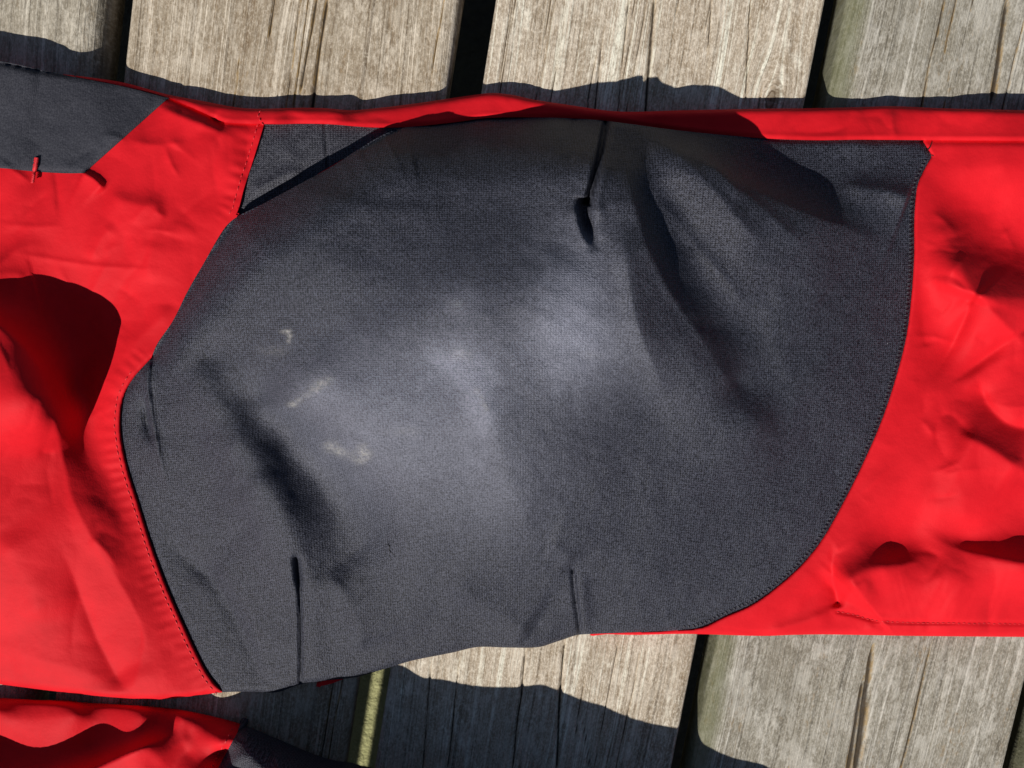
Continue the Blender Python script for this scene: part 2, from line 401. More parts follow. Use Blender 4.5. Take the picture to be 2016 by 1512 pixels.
plank(-.0310, .0955, V0, V1, WC, [((1289, -20), (1268, 300), .00055, .002), ((1110, 1250), (1094, 1530), .00060, .002), ((1035, 1270), (1008, 1530), .0004, .0014),
      ((1240, -20), (1214, 240), .0003, .001), ((1186, 60), (1170, 240), .0003, .001), ((1145, 1400), (1165, 1530), .0003, .001), ((905, 1290), (880, 1530), .0003, .001), ((850, 1300), (830, 1530), .0003, .001), ((1478, -10), (1468, 210), .0003, .0008), ((1400, -10), (1388, 210), .00025, .0008)]
      + fine_cracks(-.031, .0955, 22), 3, 'pale bleached plank under the middle of the trousers', r=.0022)
plank(.1040, .2370, V0, V1, WD, [((1720, 1262), (1684, 1540), .0011, .0022), ((1702, 1330), (1668, 1540), .0009, .0016), ((1985, -10), (1950, 215), .0009, .0012), ((1835, 1262), (1770, 1530), .0003, .0008)]
      + fine_cracks(.1085, .237, 18), 4, 'silver grey plank with green algae along its left edge', rl=.0034, rr=.0022)
plank(.2490, .3760, V0, V1, WD, fine_cracks(.249, .376, 4), 6, 'plank at the lower right corner, only its edge in view', rl=.006, du=.001)
for q in (-5, -4, -3, 3, 4, 5):
    plank(-.0310 + .14 * q, .0955 + .14 * q, -1.0, .7, WA, [], 20 + q, None, du=.004, dv=.03)
WJ = wood_mat('wood_joist', (.14, .12, .08), (.22, .19, .13), (.30, .27, .20), 8)
for v in (-.70, .34):
    w, t = .045, .10; V = [(x, y, z) for z in (-t, 0) for y in (-w/2, w/2) for x in (-.73, .80)]
    o = mesh_obj('joist', V, [(0, 2, 3, 1), (4, 5, 7, 6), (0, 1, 5, 4), (2, 6, 7, 3), (0, 4, 6, 2), (1, 3, 7, 5)], WJ, deck, False)
    p = VV * v; o.location = (p[0], p[1], -TH - .001); o.rotation_euler = (0, 0, -ANG)
GZ = -.292
n = 60; g = np.linspace(-2.5, 2.5, n); GX, GY = np.meshgrid(g, g); gz = GZ + .01 * fbm(GX.ravel() * 6, GY.ravel() * 6, 3)
i = (np.arange(n-1)[:, None] * n + np.arange(n-1)).ravel()
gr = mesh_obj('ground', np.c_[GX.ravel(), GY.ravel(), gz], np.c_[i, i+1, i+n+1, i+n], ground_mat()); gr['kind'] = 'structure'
gr['label'] = 'dark ground seen through the gaps of the deck, painted pale yellow green where sun falls'

# ------------------------------------------------------------------ the trousers
TR = bpy.data.objects.new('trousers', None); link(TR)
TR['label'] = 'red outdoor trousers with dark grey stretch knee panels, spread on the wooden deck'; TR['category'] = 'trousers'

# outlines (photo pixels)
STRIP_TOP = [(-160, 112), (-60, 116), (0, 123), (100, 143), (160, 150), (245, 163), (330, 186), (400, 199), (470, 212), (515, 214), (590, 212), (640, 213), (690, 217), (740, 213), (800, 206), (870, 196), (940, 186), (970, 183), (1010, 187), (1050, 196), (1130, 208), (1190, 217), (1240, 220), (1340, 217), (1400, 216), (1500, 214), (1600, 213), (1690, 211), (1760, 209), (1850, 213), (2016, 217), (2180, 222)]
STRIP_LOW = [(-160, 118), (0, 130), (140, 150), (245, 170), (330, 192), (400, 222), (440, 240), (470, 243), (520, 244), (640, 244), (720, 250), (800, 250), (900, 240), (960, 232), (1050, 231), (1130, 233), (1195, 238), (1340, 257), (1500, 272), (1600, 276), (1700, 275), (1816, 276), (2016, 277), (2180, 278)]
BOTTOM = [(-160, 1325), (-60, 1338), (0, 1347), (100, 1360), (200, 1371), (300, 1377), (350, 1374), (440, 1363), (510, 1362), (545, 1363), (590, 1348), (640, 1340), (700, 1333), (760, 1316), (810, 1301), (890, 1285), (940, 1274), (1000, 1275), (1060, 1274), (1100, 1262), (1145, 1249), (1250, 1250), (1350, 1248), (1500, 1252), (1560, 1250), (1620, 1249), (1800, 1252), (2016, 1254), (2180, 1256)]
SEAM_L = [(297, 706), (266, 740), (245, 775), (237, 815), (238, 860), (250, 920), (270, 985), (300, 1080), (330, 1160), (370, 1250), (400, 1312), (418, 1340), (438, 1363)]
OVER = [(800, 250), (755, 265), (700, 298), (650, 330), (600, 357), (520, 400), (462, 430), (440, 452), (400, 520), (370, 572), (340, 632), (310, 676), (297, 706)]
SEAM_R = [(1816, 276), (1835, 307), (1822, 330), (1808, 360), (1803, 390), (1800, 440), (1800, 500), (1795, 580), (1785, 660), (1765, 740), (1735, 830), (1700, 910), (1660, 990), (1620, 1060), (1580, 1110), (1530, 1155), (1480, 1190), (1430, 1212), (1380, 1235), (1330, 1241), (1145, 1249)]
GUSS_L = [(520, 244), (500, 310), (480, 372), (468, 415), (450, 445)]
sp = lambda p: spline(p, 5)
top_s, low_s, bot_s, sl_s, ov_s, sr_s, gl_s = map(sp, (STRIP_TOP, STRIP_LOW, BOTTOM, SEAM_L, OVER, SEAM_R, GUSS_L))
sr_s = np.vstack([sp(SEAM_R[:2]), sp(SEAM_R[1:])])
cut = lambda s, a, b: s[(s[:, 0] >= a) & (s[:, 0] <= b)]

# ---- knee panel height field
KP = [(440,1362,4),(545,1363,4),(590,1347,5),(700,1333,6),(810,1301,6),(940,1274,7),(1060,1274,7),(1145,1249,6),(1250,1245,6),(1340,1241,5),(1430,1212,6),(1530,1155,8),(1620,1060,10),(1700,910,12),(1765,740,13),(1795,580,13),(1800,440,12),(1832,300,8),(1815,276,7),
 (1700,275,8),(1600,276,8),(1500,272,9),(1340,257,10),(1195,238,24),(1130,233,37.5),(1050,231,36.5),(960,232,35),(880,242,33),(800,250,34),
 (700,298,35),(600,357,37),(520,400,36),(460,430,34),(400,520,32),(340,632,26),(297,706,14),(265,740,8),(237,815,6),(250,920,6),(300,1080,5),(370,1250,4),
 (900,600,50),(1100,600,53),(1000,730,51),(850,720,46),(750,650,44),(640,650,37),(540,650,32),(420,700,20),(900,480,42.5),(1050,480,46),(1000,350,37.5),(850,350,34),(1130,350,42),(740,480,38.5),(620,480,39),(560,480,37),(480,520,34),(600,560,38.5),(440,600,29),(420,660,25),(700,400,36),
 (900,900,43),(1050,900,44),(1160,850,43),(1300,800,37),(1450,750,29.5),(1600,750,23),(1700,700,18),(1700,550,18),(1600,550,25),(1450,550,31),
 # crease right of the top dart: crest, then its foot
 (1203,275,28),(1220,330,38),(1245,400,43),(1275,490,44),(1315,570,41),(1372,655,39.5),(1430,745,36),(1490,840,31.5),(1228,262,24),(1252,310,30),(1280,390,31),(1315,480,31.5),(1355,560,32),(1414,645,30.5),(1476,738,27.5),(1532,830,24.5),(1190,420,46),(1230,560,48),
 (1350,340,29),(1450,420,31),(1600,460,24),(1700,480,17),(1380,300,19),(1500,330,14),(1600,350,11),(1700,360,9),(1300,285,23),
 # deep soft fold at the lower left: crest, then hollow
 (350,800,15),(330,900,11),(390,860,15.5),(398,740,21),(425,795,22),(472,875,24),(520,955,25),(556,1025,24),(582,1090,20),(430,950,16),(480,1050,15),(482,735,23),(510,780,19.5),(566,850,17.3),(632,928,16.2),(684,1000,14),(708,1080,13),(700,1150,13.5),(560,790,30),(640,850,32),(725,920,32),(775,1000,29),(810,1090,26),
 (900,1080,28),(1030,1080,29),(1150,1030,31),(1300,1000,28),(1450,950,24),(1550,900,20),(1000,1190,15),(860,1190,15.5),(740,1220,13),(620,1200,11.5),(500,1150,11),(420,1200,6.5),(1150,1180,14.5),(1300,1130,17),(1450,1080,15),(550,1280,8)]
knee_tps = TPS(KP, 12)
def H_knee_raw(x, y):
    h = knee_tps(x, y); R = lambda *a, **k: ridge(h, x, y, *a, **k)
    # long crease right of the top dart: ridge whose far side falls away from the sun
    R([(1205, 240), (1226, 300), (1248, 400), (1280, 500), (1325, 585), (1390, 680), (1450, 780), (1500, 880)], 2.5, 40, 12, e=4, t0=.25, t1=.6)
    R([(1290, 330), (1320, 470), (1370, 590), (1440, 720)], 1.5, 40, 60, e=12)
    R([(1222, 430), (1236, 530), (1256, 640), (1300, 750), (1350, 850)], 4.6, 45, 18, e=8, t0=.3, t1=.5)
    # crest over the shaded upper right
    R([(1240, 262), (1340, 300), (1480, 372), (1600, 425), (1690, 462), (1740, 500)], 7.0, 20, 90, e=7, t0=.2, t1=.3)
    R([(1262, 255), (1330, 300), (1420, 390), (1510, 500)], 2.0, 14, 40, e=5)
    R([(1240, 300), (1310, 410), (1420, 540), (1500, 640)], 1.5, 16, 40, e=5)
    R([(1400, 330), (1500, 410), (1600, 500)], 1.6, 12, 36, e=4)
    R([(1340, 262), (1400, 320), (1470, 400)], 2.4, 11, 30, e=4)
    R([(1640, 360), (1700, 372), (1750, 378), (1792, 392)], 5.5, 22, 50, e=8, t0=.4, t1=.05)
    # middle fold
    R([(840, 680), (900, 720), (945, 790), (985, 880), (1020, 980), (1075, 1060), (1110, 1090)], 5.0, 90, 52, e=16, t0=.4, t1=.4)
    R([(1010, 640), (1060, 560), (1110, 480)], 1.6, 40, 60, e=16)
    # deep lower left fold
    R([(400, 740), (440, 800), (490, 880), (538, 955), (572, 1025), (590, 1090)], 0.6, 60, 30, e=14, t0=.45, t1=.3)
    R([(500, 790), (560, 860), (622, 935), (664, 1010), (690, 1080)], -1.0, 40, 36, e=14, t0=.6, t1=.4)
    R([(285, 1020), (350, 1085), (415, 1142), (455, 1205), (498, 1295), (520, 1352)], -4.2, 42, 34, e=4, t0=.4, t1=.1)
    R([(410, 1080), (480, 1190), (530, 1340)], 2.5, 40, 30, e=12, t1=.1)
    R([(283, 765), (290, 830), (306, 895)], -4.2, 4, 13, e=3, t0=.4, t1=.5)
    # step of the overlapping fold by the left seam
    R([(297, 700), (291, 745), (294, 790), (304, 850), (320, 920), (345, 990)], 3.2, 6, 70, e=1.5, t0=.02, t1=.6)
    # lower folds
    R([(860, 1130), (950, 1190), (1045, 1250)], 4.6, 60, 20, e=7, t1=.1)
    R([(640, 1120), (690, 1190), (720, 1290)], 3.4, 50, 26, e=7, t1=.2)
    R([(560, 370), (680, 400), (800, 420), (900, 410)], 1.6, 26, 60, e=10)
    R([(1060, 1010), (1200, 1090), (1330, 1160)], 1.6, 60, 40, e=16)
    R([(1500, 600), (1560, 760), (1560, 900)], 1.2, 60, 50, e=20)
    # darts
    R([(1193, 236), (1181, 300), (1166, 360), (1154, 404)], -9, 6, 5, t0=0, t1=.01, shape='gauss')
    R([(1172, 250), (1150, 380)], 1.2, 40, 12, e=4)
    R([(1206, 300), (1178, 400), (1190, 440)], 2.0, 8, 22, e=3)
    R([(1151, 388), (1152, 425), (1163, 460), (1180, 500)], -8.0, 11, 12, t0=.02, t1=.6, shape='gauss')
    R([(1128, 400), (1138, 440), (1160, 492)], 1.8, 30, 8, e=3)
    R([(583, 1092), (588, 1150), (591, 1250), (591, 1350)], -3.0, 3.5, 2.6, t0=.03, t1=0, shape='gauss')
    R([(580, 1088), (584, 1130), (587, 1170)], -3.5, 9, 5, t0=.2, t1=.5, shape='gauss')
    R([(600, 1085), (616, 1180), (618, 1340)], 1.8, 22, 40, e=14, t1=.02)
    R([(1126, 1112), (1133, 1180), (1143, 1250)], -3.4, 4.5, 3.5, t0=.08, t1=0, shape='gauss')
    R([(1075, 1075), (1108, 1088), (1128, 1114)], 3.0, 26, 10, e=5)
    R([(1146, 1120), (1150, 1180), (1156, 1245)], 1.6, 8, 40, e=5)
    h += .9 * fbm(x / 120, y / 120, 5, 3) + .25 * fbm(x / 28, y / 28, 8, 2)
    return h
rim_par = np.array([(297, 706, 6, 50), (340, 632, 13, 84), (400, 520, 17, 110), (460, 430, 18, 120), (520, 400, 17, 116), (600, 357, 16, 108), (700, 298, 16, 104), (760, 264, 20, 112), (800, 250, 23, 122), (880, 242, 25, 140), (960, 232, 27, 146), (1050, 231, 28, 144), (1130, 233, 29, 128), (1180, 237, 17, 90), (1215, 241, 0, 60)], float)
rim_line = rim_par[:, :2]; rim_t = np.r_[0, np.cumsum(np.hypot(*np.diff(rim_line, axis=0).T))]; rim_t /= rim_t[-1]
def H_knee(x, y):
    h = H_knee_raw(x, y)
    d, _, t, _ = nearest(x, y, rim_line)          # the crown rolls away towards its upper rim
    D = np.interp(t, rim_t, rim_par[:, 2]); w = np.interp(t, rim_t, rim_par[:, 3])
    h = h - D * np.clip(1 - d / w, 0, 1)**2
    for L, a, w in ((sl_s, 1.3, 7), (sr_s, .9, 5), (cut(low_s, 800, 1816), 1.4, 6)):
        d, _, _, _ = nearest(x, y, L); h -= a * np.exp(-(d / w)**2)
    d, _, _, _ = nearest(x, y, cut(bot_s, 438, 1150)); h -= 2.5 * (1 - np.sqrt(np.clip(1 - (1 - np.minimum(d / 14, 1))**2, 0, 1)))
    return np.maximum(h, 1.5)

# ---- base field of the red parts
BP = [(-160,120,17),(0,130,14),(140,152,10),(240,172,7),(400,205,7),(510,216,8),(700,225,8),(900,212,8),(1190,226,8),(1500,240,8),(1850,245,8),(2180,245,8),
 (520,250,9),(640,255,10),(760,262,11),(500,330,10),(600,320,10),
 (100,250,12),(250,280,12),(400,300,11),(470,380,10),(430,450,10),(350,600,10),(300,690,9),(250,760,7),(240,860,6),(270,985,6),(330,1160,6),(430,1340,4),
 (300,1370,7),(150,1360,7),(0,1342,7),(-160,1325,7),
 (100,440,13),(0,430,14),(200,540,10),(250,640,7),(205,740,4),(160,850,5),(120,640,6),(140,760,3.5),
 (-20,665,24),(40,720,28),(84,785,27.5),(108,850,18),(50,900,20),(0,900,24),(-100,800,35),(-100,650,23),(-100,560,19),(0,1000,20),(100,1000,15.5),(180,1000,12),(0,1150,17),(100,1180,14),(200,1150,11),(200,1280,9),(0,1270,10),(-100,1150,21),(-160,420,14),(-160,280,12),(-160,900,36),
 (1900,340,11),(2016,340,14),(2180,340,16),(1870,425,9.5),(1930,468,7),(2016,490,5.5),(1830,470,15),(1872,535,20),(1912,585,22.5),(2016,600,20.5),(2180,500,8),(2016,700,17),(2180,720,19),(1900,760,15),(1800,820,13),(1850,900,16),(2016,900,20),(2180,900,23),(1750,1000,12),(1900,1010,16),(2016,1020,15),(2180,1050,18),(1700,1080,9),(1750,1078,4.5),(1900,1065,8),(1850,1140,15),(2016,1130,18),(1800,1190,9),(2016,1200,9),(2180,1170,14),(1640,1190,6),(1560,1180,6),(1620,1249,4),(1420,1240,4),(2016,1252,4),(2180,1254,4),(1810,600,12),(1780,720,12)]
base_tps = TPS(BP, 30)
def crumple(x, y, seed):
    """sharp little creases of a thin woven fabric"""
    wx = x + 60 * fbm(x / 140, y / 140, seed + 1, 2); wy = y + 60 * fbm(x / 140, y / 140, seed + 2, 2)
    a = np.abs(vnoise(wx / 95, wy / 150, seed)) ; b = np.abs(vnoise(wx / 60 + wy / 110, wy / 70 - wx / 160, seed + 5)); c = np.abs(vnoise(wx / 38, wy / 34, seed + 7))
    m = np.clip(.5 + 1.6 * fbm(x / 170, y / 170, seed + 9, 2), 0, 1.2)
    return m * (2.6 * a + 1.5 * b + .5 * c) - 1.0
knee_at = {}
def small_creases():
    r = random.Random(11); out = []
    for i in range(70):
        if i % 2: x, y, a = r.uniform(-40, 420), r.uniform(240, 900), r.choice([r.uniform(-.5, .5), r.uniform(.8, 1.5), r.uniform(-1.2, -.7)])
        else: x, y, a = r.uniform(1600, 2060), r.uniform(300, 1230), r.choice([r.uniform(-.4, .4), r.uniform(1.9, 2.5), r.uniform(.3, .9)])
        n = r.uniform(18, 75); b = r.uniform(-.35, .35); p = [(x, y)]
        for k in range(2): a += b; p.append((p[-1][0] + n * math.cos(a), p[-1][1] + n * math.sin(a)))
        out.append((p, r.choice([-1, 1]) * r.uniform(.3, .95), r.uniform(4, 14), r.uniform(5, 22)))
    for i in range(16):                                     # short pull lines running away from the seams
        t = r.uniform(.08, .92); x, y = sl_s[int(t * (len(sl_s) - 1))]; n = r.uniform(25, 70); a = math.pi + r.uniform(-.35, .15)
        out.append(([(x - 8, y), (x + n * .5 * math.cos(a), y + n * .5 * math.sin(a)), (x + n * math.cos(a), y + n * math.sin(a) + 5)], r.uniform(.3, .7), 5, 9))
        x, y = sr_s[int(t * (len(sr_s) - 90)) + 25]; a = r.uniform(.1, .7)
        out.append(([(x + 6, y), (x + n * .5 * math.cos(a), y + n * .5 * math.sin(a)), (x + n * math.cos(a), y + n * math.sin(a))], r.uniform(.3, .6), 5, 9))
    return out
CREASES = small_creases()
def H_red(x, y):
    h = base_tps(x, y); R = lambda *a, **k: ridge(h, x, y, *a, **k)
    # thigh: large fold with its shaded hollow
    R([(-160, 560), (-60, 605), (0, 645), (50, 690), (88, 750), (108, 815), (124, 888)], 6.5, 26, 120, e=7, t0=.05, t1=.2) if False else R([(124, 892), (108, 815), (88, 750), (50, 690), (0, 645), (-60, 605), (-160, 560)], 8.0, 110, 24, e=7, t0=.16, t1=.0)
    R([(120, 870), (135, 960), (180, 1058), (232, 1140), (266, 1200), (285, 1252), (277, 1305), (254, 1368)], 1.8, 70, 26, e=2, t0=.25, t1=.1)
    R([(178, 1055), (215, 1095), (240, 1140)], 1.0, 14, 10, e=2, t0=.2, t1=.5)
    R([(105, 1040), (150, 1150), (195, 1265), (248, 1362)], -3.6, 60, 40, e=3, t0=.5, t1=.12)
    R([(100, 780), (122, 890), (150, 1000)], 1.2, 30, 14, e=2, t0=.4, t1=.5)
    R([(-60, 1250), (60, 1295), (180, 1330), (245, 1365)], 2.0, 40, 40, e=10)
    R([(0, 1040), (60, 1150), (90, 1240)], 2.0, 60, 40, e=16)
    R([(162, 340), (185, 352), (208, 376)], 2.4, 6, 26, e=2, t0=.05, t1=.25)
    R([(208, 378), (250, 398), (330, 410)], 1.6, 18, 30, e=6)
    R([(-90, 570), (0, 520), (48, 486), (110, 492)], 2.2, 12, 46, e=5, t0=.3, t1=.5)
    R([(-40, 545), (20, 538), (60, 548)], .7, 10, 18, e=4)
    R([(0, 440), (60, 446), (130, 444)], .5, 8, 10, e=3)
    R([(10, 494), (90, 508), (180, 522), (330, 532)], .45, 4, 7, e=2)
    R([(226, 440), (200, 470), (178, 516)], 1.0, 10, 16, e=3)
    R([(300, 470), (290, 560)], .8, 26, 20, e=8)
    R([(235, 715), (280, 660), (345, 600)], 1.5, 22, 18, e=6)
    R([(215, 830), (235, 760), (285, 700)], 1.0, 14, 18, e=5)
    R([(250, 275), (300, 285), (370, 280)], .8, 8, 16, e=3)
    R([(300, 205), (370, 235), (440, 262), (470, 285)], 2.6, 10, 34, e=4, t0=.2, t1=.4)
    R([(415, 225), (445, 258)], -1.5, 10, 12, e=4)
    # shin
    R([(1820, 415), (1850, 452), (1885, 510), (1918, 572), (2016, 588), (2180, 590)], 1.8, 40, 60, e=3, t0=.3, t1=.0)
    R([(1830, 416), (1858, 434), (1886, 470)], 1.6, 8, 22, e=3, t0=.3, t1=.4)
    R([(1918, 574), (1896, 635), (1862, 700), (1815, 775)], -6.0, 30, 60, e=3, t0=.10, t1=.5)
    R([(1918, 574), (1980, 640), (2040, 700)], 3.0, 34, 46, e=3, t0=.1, t1=.4)
    R([(2080, 612), (1990, 668), (1930, 712), (1845, 775)], -5.0, 30, 26, e=3, t0=.05, t1=.4)
    R([(2060, 690), (1985, 705), (1930, 735), (1890, 790)], 1.2, 30, 20, e=6)
    R([(1920, 735), (1946, 800), (1990, 838), (2060, 842)], -4.0, 20, 44, e=4)
    R([(1880, 850), (1950, 885), (2030, 940)], 5.0, 30, 80, e=5)
    R([(1806, 545), (1812, 610), (1822, 685)], -1.5, 12, 10, e=3, t0=.2, t1=.08)
    R([(1790, 1030), (1830, 1056), (1880, 1082), (1950, 1100), (2016, 1112), (2180, 1120)], 8.0, 32, 80, e=9, t0=.4, t1=.0)
    R([(1650, 1172), (1674, 1146), (1712, 1126), (1765, 1113), (1835, 1090)], 12, 44, 60, e=14, t0=.2, t1=.5)
    R([(1648, 1020), (1640, 1080), (1640, 1140), (1652, 1200)], -3.2, 14, 16, e=2, t0=.5, t1=.08)
    R([(1656, 1196), (1680, 1160), (1720, 1140)], 1.5, 8, 26, e=3)
    R([(1628, 1046), (1640, 1066), (1652, 1090)], 1.8, 10, 10, e=2)
    R([(1758, 840), (1722, 910), (1680, 990), (1640, 1060), (1600, 1115)], .9, 10, 14, e=3)
    R([(1640, 1203), (1580, 1225), (1500, 1245)], 1.6, 18, 10, e=4)
    R([(1500, 1180), (1560, 1150), (1610, 1110)], 1.2, 22, 16, e=6)
    R([(1820, 310), (1900, 330), (2016, 322)], 1.2, 30, 30, e=10)
    R([(1640, 1203), (1680, 1210), (1720, 1221), (1800, 1226), (2180, 1229)], -1.1, 4, 3, t0=.02, t1=0, shape='gauss')
    R([(1372, 1238), (1430, 1237), (1470, 1244), (1520, 1246)], -.8, 3, 3, t0=.1, t1=.2, shape='gauss')
    # strip details
    R([(1755, 215), (1758, 250), (1766, 278)], .9, 6, 9, e=2)
    R([(560, 222), (640, 226), (690, 222)], .8, 8, 12, e=4)
    h += crumple(x, y, 15) * (1 - .72 * np.exp(-((x - 120) / 170)**2 - ((y - 1110) / 230)**2)) * 1.15
    for (pts, a, wl_, wr_) in CREASES: R(pts, a, wl_, wr_, e=1.3, t0=.4, t1=.4)
    # meet the knee panel along the shared seams
    for key, L in (('l', sl_s), ('r', sr_s)):
        if key not in knee_at:
            hk = H_knee_raw(L[:, 0], L[:, 1]) if key == 'r' else np.minimum(H_knee_raw(L[:, 0], L[:, 1]), 8); k = np.array([.25, .5, .25])
            for _ in range(3): hk[1:-1] = np.convolve(hk, k, 'valid')
            knee_at[key] = hk
        d, s, t, ln = nearest(x, y, L)
        cum = np.r_[0, np.cumsum(np.hypot(*np.diff(L, axis=0).T))]; cum /= cum[-1]
        tgt = np.interp(t, cum, knee_at[key]) + (.7 if key == 'l' else .2)
        f = np.exp(-(d / 45)**2); h = h * (1 - f) + tgt * f
        h -= .9 * (1 - np.sqrt(np.clip(1 - (1 - np.minimum(d / 6, 1))**2, 0, 1)))
        h += .14 * np.sin(t * ln / 3.4 + 2 * np.sin(t * ln / 37)) * np.exp(-((d - 22) / 16)**2) * (1 if key == 'l' else 0)
    d, s, t, ln = nearest(x, y, gl_s); h += .14 * np.sin(t * ln / 3.6) * np.exp(-((d - 22) / 16)**2)
    for L in (top_s, bot_s):
        d, _, _, _ = nearest(x, y, L); h -= 2.6 * (1 - np.sqrt(np.clip(1 - (1 - np.minimum(d / 13, 1))**2, 0, 1)))
    return np.maximum(h, 1.6)
def H_strip(x, y):
    d, _, t, ln = nearest(x, y, low_s)
    return H_red(x, y) + 2.2 * fbm(x / 75, y / 130, 33, 2) * np.clip((x - 480) / 60, 0, 1) * np.clip((1500 - x) / 200, .15, 1) + .9 * smooth(d / 8) - .3 + .5 * np.exp(-(d / 9)**2)
def H_thigh(x, y):
    h = H_red(x, y); d, _, _, _ = nearest(x, y, low_s); return h - 1.0 * np.exp(-(d / 7)**2)
def H_gusset(x, y):
    h = base_tps(x, y) - 1.2
    ridge(h, x, y, [(640, 246), (642, 285), (645, 330)], -1.2, 3, 3, t0=0, t1=0, shape='gauss')
    ridge(h, x, y, [(490, 390), (520, 365), (560, 345), (600, 330)], 1.8, 12, 10, e=4)
    ridge(h, x, y, [(540, 262), (570, 300), (610, 330)], .8, 14, 20, e=6)
    return h + .4 * fbm(x / 60, y / 60, 3)

leg = panel('leg', np.vstack([cut(top_s, -160, 2180) + (0, 8), (bot_s - (0, 8))[::-1]]), lambda x, y: np.full(len(x), 1.1), RED, TR, 16, False)
leg['label'] = 'trouser leg across the middle with a bulging dark grey knee'
knee_poly = np.vstack([ov_s, sl_s[1:], cut(bot_s, 438, 1145)[1:], sr_s[::-1], cut(low_s, 800, 1816)[::-1][1:]])
DUST = [(1130, 590, 80, 130, .60), (900, 715, 60, 42, .62), (950, 790, 36, 60, .50), (1120, 700, 110, 80, .34), (800, 830, 190, 150, .26), (910, 600, 40, 30, .30), (700, 760, 160, 120, .16), (980, 950, 120, 110, .16), (640, 780, 40, 25, .22), (1010, 700, 300, 260, .16), (760, 900, 220, 160, .10)]
STAIN = [(557, 652, 6, 4, .8), (567, 651, 6, 4, .9), (570, 660, 5, 6, 1.), (569, 671, 4, 7, .8), (575, 796, 9, 5, .95), (588, 788, 8, 5, .5), (603, 778, 9, 5, .45), (620, 766, 10, 6, .8), (634, 756, 12, 7, .95), (648, 748, 9, 5, .5),
 (652, 878, 14, 9, .55), (668, 888, 14, 8, .65), (715, 884, 10, 10, .7), (724, 896, 10, 9, .75), (709, 907, 13, 7, .55), (690, 893, 18, 9, .25), (540, 690, 24, 10, .22), (955, 802, 6, 9, .6), (948, 785, 6, 9, .45), (938, 768, 7, 7, .4), (905, 700, 22, 12, .35), (900, 600, 20, 10, .2), (800, 850, 30, 8, .15), (1160, 700, 20, 8, .2)]
def blobs(lst):
    def f(x, y):
        r = np.zeros(len(x))
        for cx, cy, a, b, s in lst:
            wx = x + 14 * fbm(x / 22, y / 22, 41, 2) * min(1, a / 25); wy = y + 14 * fbm(x / 22, y / 22, 43, 2) * min(1, b / 25)
            r = r + s * np.exp(-(((wx - cx) / a)**2 + ((wy - cy) / b)**2))
        return np.clip(r, 0, 1)
    return f
kp = panel('knee_panel', knee_poly, H_knee, KNEE, leg, 3.4, attrs={'dust': blobs(DUST), 'stain': blobs(STAIN)})
kp['label'] = 'bulging dark grey stretch knee panel with dusty pale stains'
gp = panel('gusset', np.vstack([gl_s, [(470, 450), (560, 440), (700, 360), (840, 275)], cut(low_s, 522, 840)[::-1]]), H_gusset, GUSSET, leg, 3.5)
gp['label'] = 'small dark grey gusset beside the top left of the knee bulge'
patch_poly = np.vstack([sp([(-160, 110), (0, 121), (90, 140), (150, 152), (245, 171), (331, 193)]), [(331, 193), (165, 341)], sp([(165, 341), (120, 341), (60, 337), (0, 331), (-160, 327)])])
def H_patch(x, y):
    d, _, _, _ = nearest(x, y, np.array([(331, 193), (165, 341), (60, 337), (-160, 327)], float))
    return H_red(x, y) + 1.3 - .9 * np.exp(-(d / 5)**2)
pp = panel('thigh_patch', patch_poly, H_patch, PATCH, leg, 4); pp['label'] = 'dark grey brushed patch at the upper left corner'
tp_poly = np.vstack([cut(low_s, -160, 521), gl_s[1:], ov_s[7:], sl_s[1:], cut(bot_s, -160, 437)[::-1]])
# thigh panel runs a little under the bulging edge
tpn = panel('thigh_panel', tp_poly, H_thigh, RED, leg, 3.6); tpn['label'] = 'red thigh panel left of the knee'
sh_poly = np.vstack([sr_s, cut(bot_s, 1146, 2180), [(2180, 278)], cut(low_s, 1816, 2179)[::-1]])
shn = panel('shin_panel', sh_poly, H_thigh, RED, leg, 3.6); shn['label'] = 'red shin panel right of the knee'
st_poly = np.vstack([top_s, low_s[::-1]])
stp = panel('side_panel', st_poly, H_strip, RED, leg, 3.6); stp['label'] = 'narrow red strip along the upper edge'

